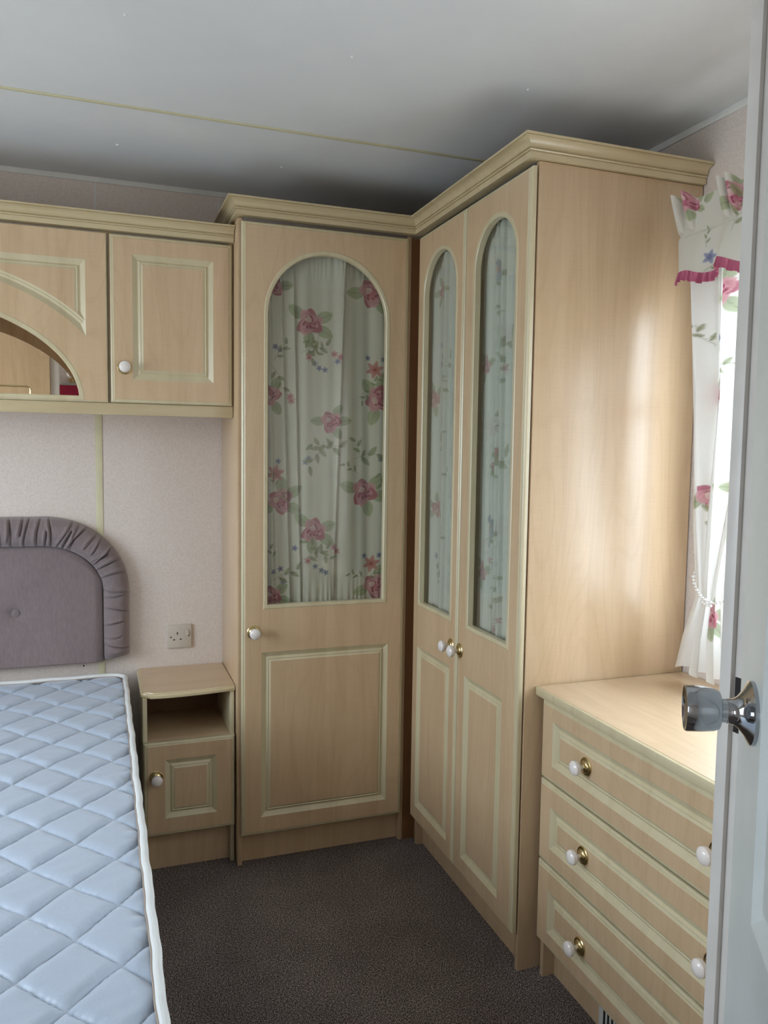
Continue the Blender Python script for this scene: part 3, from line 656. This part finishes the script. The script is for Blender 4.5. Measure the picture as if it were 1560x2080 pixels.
bm_ = MB(); cm = MB().tube([(p[0] - 1.03, p[1] + .98, p[2] - 1.08) for p in bp_], .0009, 6)
for i, p in enumerate(bp_): bm_.sphere((p[0] - 1.03, p[1] + .98, p[2] - 1.08), .0048 if i % 2 else .0034, 0, 8)
for i in (9, 10, 11, 12): bm_.sphere((bp_[i][0] - 1.034, bp_[i][1] + .985, bp_[i][2] - 1.088), .0045, 0, 8)
mb_ = M('bead_glass'); mb_.col(mb_.ramp(mb_.noise(mb_.coords((1, 1, 1)), 50), [(0, (.8, .82, .82, 1)), (1, (.95, .95, .95, 1))])); mb_.set(Roughness=.05, Metallic=.55); MAT['bead'] = mb_.m
cm.build('cord', 'piping', tb); o = bm_.build('beads', 'bead', tb); o['kind'] = 'stuff'

fv = Fabric(0, .8, 1.88, 2.18, (.70, .68, .60))
fv.peony(.060, 2.092, .022, .4); fv.peony(.235, 2.070, .030, 1.2); fv.blue(.13, 1.955, .018); fv.twig(.22, 1.99, 1.2, .08); fv.twig(.12, 1.98, 1.5, .04); fv.leaf(.10, 2.095, .4, .04, .014); fv.twig(.12, 1.925, .3, .04, 3)
fv.peony(.45, 2.0, .036, 1.2); fv.peony(.6, 2.1, .036, 1.2)
yv = np.linspace(0, .72, 520); zv = np.linspace(1.918, 2.110, 110); V, ZV = np.meshgrid(yv, zv)
t = (ZV - 1.918) / .192
def tubes(V, c, w_=.012): return np.where(np.abs(V - c) < w_, np.sqrt(np.clip(1 - ((V - c) / w_) ** 2, 0, 1)), 0)
up = np.clip((t - .55) / .45, 0, 1); dn = np.clip((.58 - t) / .58, 0, 1)
pl = np.zeros_like(V)
for c in (.014, .056, .192, .222, .350, .376, .52, .546, .69): pl += tubes(V, c, .0135)
xv = 1.035 - .042 * pl * up ** .8 + .006 * np.exp(-((t - .56) / .03) ** 2) - (.014 * np.sin(V * 42 - 1.2) + .008 * np.sin(V * 71)) * dn - .012 * dn
yyv = -.832 - V * .92 - .005 * np.cos(V * 42) * dn
zv2 = ZV + .018 * pl * up * up + .012 * dn * np.sin(V * 42 - .4) * np.clip(V / .12, 0, 1)
va = empty('window_valance', (1.05, -1.0, 1.92), 0, 'short pleated floral valance with a crimson frill at the top of the window', 'valance')
o = sheet('valance_cloth', np.stack([xv - 1.05, yyv + 1.0, zv2 - 1.92], -1), 'floral', fv.sample(V, ZV), va)
F, T = np.meshgrid(yv, np.linspace(0, 1, 12)); i0 = 0
bx = xv[0][None, :].repeat(12, 0); by = yyv[0][None, :].repeat(12, 0); bz = zv2[0][None, :].repeat(12, 0)
fx = bx - 1.05 - .002 - T * (.0045 * np.sin(F * 520) + .004); fy = by + 1.0; fz = bz - 1.92 + .003 - .026 * T + .0015 * np.sin(F * 260) * T
sheet('frill', np.stack([fx, fy, fz], -1), 'frill', None, va)
MB().box(-.012, .0, -.55, .165, .190, .200).build('rail', 'white_paint', va, loc=(0.02, 0, 0))

# ------------------------------------------------------------------ socket
sk = empty('wall_socket', (-.1690, D, .7395), 0, 'ivory single switched wall socket above the bedside cabinet', 'socket')
MB().box(-.0435, .0435, -.010, 0, -.0435, .0435, bev=.0025).build('face_plate', 'socket', sk)
MB().add([(.0215, -.0135, .0265), (.0325, -.0115, .0265), (.0325, -.0100, .0035), (.0215, -.0100, .0035), (.0215, -.0175, .0035), (.0325, -.0175, .0035), (.0215, -.0100, .0265), (.0325, -.0100, .0265)],
         [(0, 1, 5, 4), (0, 4, 3, 6), (1, 7, 2, 5), (4, 5, 2, 3), (0, 6, 7, 1), (3, 2, 7, 6)]).build('rocker_switch', 'socket', sk)
for x, z, w_, h in ((-.008, .0115, .0040, .0090), (-.0200, -.0120, .0070, .0042), (.0040, -.0110, .0070, .0042)):
    MB().box(x - w_ / 2, x + w_ / 2, -.0104, -.0098, z - h / 2, z + h / 2).build('pin_slot', 'dark', sk)
for x, z in ((-.0312, -.002), (.0330, .0010)): MB().lathe([(.0030, 0), (.0028, .0006)], (x, -.0099, z), (0, -1, 0), 12).build('screw', 'dark', sk)

# ------------------------------------------------------------------ headboard
hb = empty('headboard', (cx, D - .004, .67), 0, 'mauve velour buttoned headboard with a ruched border on the wall behind the mattress', 'headboard')
def hpath(ri, side_x, z0, zc, rx_, rz_, n=44):
    """half outline right side going from bottom right, up, over the corner and to the centre line"""
    pts = [(side_x, z) for z in np.linspace(z0, zc, 26)]
    pts += [(side_x - rx_ + rx_ * math.cos(a), zc + rz_ * math.sin(a)) for a in np.linspace(0, math.pi / 2, n)[1:]]
    pts += [(x, zc + rz_) for x in np.linspace(side_x - rx_, 0, 34)[1:]]
    return pts
inn = hpath(0, -.438 - cx, .672, .925, .200, .165); out_ = hpath(0, -.347 - cx, .690, .925, .285, .270)
inn = inn + [(-x, z) for x, z in inn[::-1][1:]]; out_ = out_ + [(-x, z) for x, z in out_[::-1][1:]]
I = np.array(inn); O = np.array(out_)
# resample both along arc length
def resamp(P, n):
    d_ = np.r_[0, np.cumsum(np.hypot(*np.diff(P, axis=0).T))]; t_ = np.linspace(0, d_[-1], n); return np.stack([np.interp(t_, d_, P[:, 0]), np.interp(t_, d_, P[:, 1])], -1), t_
# param by index keeps radial pairing
def dens(P, k): 
    idx = np.linspace(0, len(P) - 1, (len(P) - 1) * k + 1); i = np.arange(len(P)); return np.stack([np.interp(idx, i, P[:, 0]), np.interp(idx, i, P[:, 1])], -1)
I = dens(I, 6); O = dens(O, 6); n = len(I)
s_len = np.r_[0, np.cumsum(np.hypot(*np.diff((I + O) / 2, axis=0).T))]
m_ = 22; W_ = np.linspace(0, 1, m_); SL, WW = np.meshgrid(s_len, W_, indexing='ij')
cre = np.zeros_like(SL); r2 = np.random.default_rng(3)
c = .06
while c < s_len[-1]:
    dens_ = 1.0 if c > .30 and c < s_len[-1] - .30 else 1.9
    skew = r2.uniform(-.028, .028); wd = r2.uniform(.0018, .0038); dp = r2.uniform(.007, .015); lo, hi = (0, 1) if r2.random() < .6 else ((0, r2.uniform(.5, .8)) if r2.random() < .5 else (r2.uniform(.2, .5), 1))
    q = SL - (c + skew * WW + .006 * np.sin(WW * 3 + c * 40)); fade = np.clip((WW - lo + .1) / .1, 0, 1) * np.clip((hi + .1 - WW) / .1, 0, 1)
    cre -= dp * np.exp(-(q / wd) ** 2) * fade; cre += dp * .5 * np.exp(-((q - wd * 2.4) / (wd * 1.8)) ** 2) * fade
    c += r2.uniform(.011, .036) * dens_
bul = .056 * np.sqrt(np.clip(1 - np.abs(WW * 2 - 1) ** 2.6, 0, 1)); endr = np.clip(np.minimum(SL, s_len[-1] - SL) / .025, 0, 1) ** .5
yb_ = -(.004 + (bul + cre * np.sin(np.pi * np.clip(WW, .05, .95)) ** .4) * (.35 + .65 * endr)); yb_ = np.where((WW <= 0) | (WW >= 1), -.002, yb_)
PX = I[:, None, 0] * (1 - WW) + O[:, None, 0] * WW; PZ = I[:, None, 1] * (1 - WW) + O[:, None, 1] * WW - .67
sheet('ruched_border', np.stack([PX, yb_, PZ], -1), 'velour', None, hb)
# inner padded panel: grid in x, z clipped to the inner outline
gx = np.linspace(0, 1, 220); gz = np.linspace(0, 1, 90); GX, GZ = np.meshgrid(gx, gz)
hw = .592
X_ = (GX * 2 - 1) * hw
def ztop(x):
    ax = np.abs(x); fl = hw - .200; return .925 + .168 * np.sqrt(np.clip(1 - np.clip((ax - fl) / .200, 0, 1) ** 2, 0, 1))
ZT_ = ztop(X_); Zp = .668 + (ZT_ - .668) * GZ
ed = np.minimum(np.minimum((hw - np.abs(X_)), (ZT_ - Zp)) / .03, 1); Yp = -(.018 + .022 * np.sqrt(np.clip(ed, 0, 1)))
for bx_ in (-.723 - cx, .302 * -1 - .0, 0.0):
    rr = np.hypot(X_ - bx_, Zp - .862); Yp += .018 * np.exp(-(rr / .026) ** 1.2) + .003 * np.exp(-((Zp - .862) / .01) ** 2) * np.exp(-np.abs(X_ - bx_) / .08)
rim = (GX == 0) | (GX == 1) | (GZ == 0) | (GZ == 1); Yp = np.where(rim, -.001, Yp)
sheet('padded_panel', np.stack([X_, Yp, Zp - .67], -1), 'velour', None, hb)
for bx_ in (-.723 - cx, -.302, 0.0):
    MB().lathe([(.0125, 0), (.0135, .003), (.0125, .0055), (.0105, .0050), (.007, .0068), (.0005, .0072)], (bx_, -.0255, .192), (0, -1, 0), 22).build('button', 'velour', hb)

# ------------------------------------------------------------------ mattress and divan
MX1 = -.362; MX0 = 2 * cx - MX1; MY1 = .308; MY0 = -1.62; MZ = .628; MT = .19
mt = empty('mattress', (cx, -.65, .43), 0, 'white quilted mattress with piped edges, bare on the bed', 'mattress')
gx = np.unique(np.r_[np.linspace(MX0 + .012, -1.0, 60), np.arange(-.99, MX1 - .0135, .0030), MX1 - .012]); gy = np.arange(MY0 + .012, MY1 - .010, .0030)
X, Y = np.meshgrid(gx, gy); px_, py_ = .154, .1715
wx = X + .004 * np.sin(Y * 11) + .003 * np.sin(Y * 23 + X * 9); wy = Y + .006 * np.sin(X * 13 + 1) + .003 * np.sin(Y * 17)
u = (wx + .4205) / px_ + (wy + 1.180) / py_; v = (wx + .4205) / px_ - (wy + 1.180) / py_
du = np.abs(u - np.round(u)); dv = np.abs(v - np.round(v)); cu = np.clip(du * .12 / .026, 0, 1); cv = np.clip(dv * .12 / .026, 0, 1)
puff = (1 - (1 - cu) ** 2.2) * (1 - (1 - cv) ** 2.2)
n2 = np.sin(X * 210 + 6 * np.sin(Y * 37)) * np.sin(Y * 190 + 5 * np.sin(X * 31)); wr = .0011 * n2 * np.exp(-((np.minimum(du, dv)) / .07) ** 2) + .0007 * np.sin(X * 60 + 9 * np.sin(Y * 15)) * np.sin(Y * 44)
ex = np.minimum(np.minimum(X - gx[0], gx[-1] - X), np.minimum(Y - gy[0], gy[-1] - Y)); er = np.clip(ex / .05, 0, 1)
gr_ = np.exp(-((np.minimum(du, dv) * .12) / .0022) ** 2)
Zt = MZ - .012 + .0085 * puff - .0022 * gr_ + wr * np.clip(er * 3, 0, 1) + .006 * np.sqrt(er) + .0018 * np.sin(Y * 95 + 4 * np.sin(Y * 20)) * np.exp(-((ex - .012) / .012) ** 2)
RC = .055   # plan corner rounding
def roundc(X, Y, x0, x1, y0, y1, r):
    X = X.copy(); Y = Y.copy()
    cxn = np.clip(X, x0 + r, x1 - r); cyn = np.clip(Y, y0 + r, y1 - r); dx = X - cxn; dy = Y - cyn; m = (np.abs(dx) > 0) & (np.abs(dy) > 0)
    L = np.hypot(dx, dy); mx_ = np.maximum(np.abs(dx), np.abs(dy)); k = np.where(m & (L > 0), mx_ / np.where(L > 0, L, 1), 1); return cxn + dx * k, cyn + dy * k
X2, Y2 = roundc(X, Y, gx[0], gx[-1], gy[0], gy[-1], RC)
sheet('quilted_top', np.stack([X2 - cx, Y2 + .65, Zt - .43], -1), 'mattress', None, mt)
def perim(inset, n=14, amp=0., z=0.):
    x0, x1, y0, y1 = MX0 + inset, MX1 - inset, MY0 + inset, MY1 - inset; r = RC - inset; P = []
    for (ccx, ccy, a0) in ((x1 - r, y1 - r, 0), (x0 + r, y1 - r, 90), (x0 + r, y0 + r, 180), (x1 - r, y0 + r, 270)):
        for k in range(n + 1): a = math.radians(a0 + 90 * k / n); P.append((ccx + r * math.cos(a), ccy + r * math.sin(a)))
        nx = {0: (x0 + r, y1), 90: (x0, y0 + r), 180: (x1 - r, y0), 270: (x1, y1 - r)}[a0]
        p = P[-1]; L = math.hypot(nx[0] - p[0], nx[1] - p[1]); q = int(L / .012)
        for k in range(1, q): P.append((p[0] + (nx[0] - p[0]) * k / q, p[1] + (nx[1] - p[1]) * k / q))
    out = []
    for i, (x, y) in enumerate(P):
        w1 = amp * (math.sin(y * 31 + x * 20) + .6 * math.sin(y * 74 + 1) + .4 * math.sin(y * 13)); out.append((x + w1 * (1 if x > cx else -1), y, z + amp * .8 * math.sin(y * 47 + x * 41)))
    return out
off = lambda P: [(a - cx, b + .65, c - .43) for a, b, c in P]
MB().tube(off(perim(.004, amp=.0009, z=MZ + .001)), .0078, 12, closed=True).build('piping', 'piping', mt)
MB().tube(off(perim(.0130, amp=.0009, z=MZ - .0012)), .0016, 6, closed=True).build('seam', 'seam', mt)
sd = MB(); rows = [off(perim(i_, amp=a_, z=z_)) for i_, a_, z_ in ((.010, .0015, MZ - .004), (.000, .002, MZ - .020), (-.004, .002, MZ - .06), (-.004, .002, MZ - .12), (.002, .002, MZ - .17), (.012, .0015, .436))]
for a, b in zip(rows[:-1], rows[1:]): sd.loop_ring(b, a)
sd.add(rows[-1], [tuple(range(len(rows[-1])))[::-1]])
sd.build('side_border', 'mat_side', mt)
MB().tube(off(perim(.004, amp=.0012, z=.440)), .007, 8, closed=True).build('piping', 'piping', mt)
dv_ = empty('divan_base', (cx, -.65, 0), 0, 'low fabric divan base under the white mattress', 'bed base')
MB().box(MX0 + .03 - cx, MX1 - .03 - cx, MY0 + .03 + .65, MY1 - .01 + .65, .03, .432, bev=.01).build('base_box', 'base_fabric', dv_)
for a in (MX0 + .12, MX1 - .12):
    for b in (MY0 + .12, MY1 - .12): MB().lathe([(.02, 0), (.022, .03)], (a - cx, b + .65, 0), (0, 0, 1), 14).build('foot', 'dark', dv_)
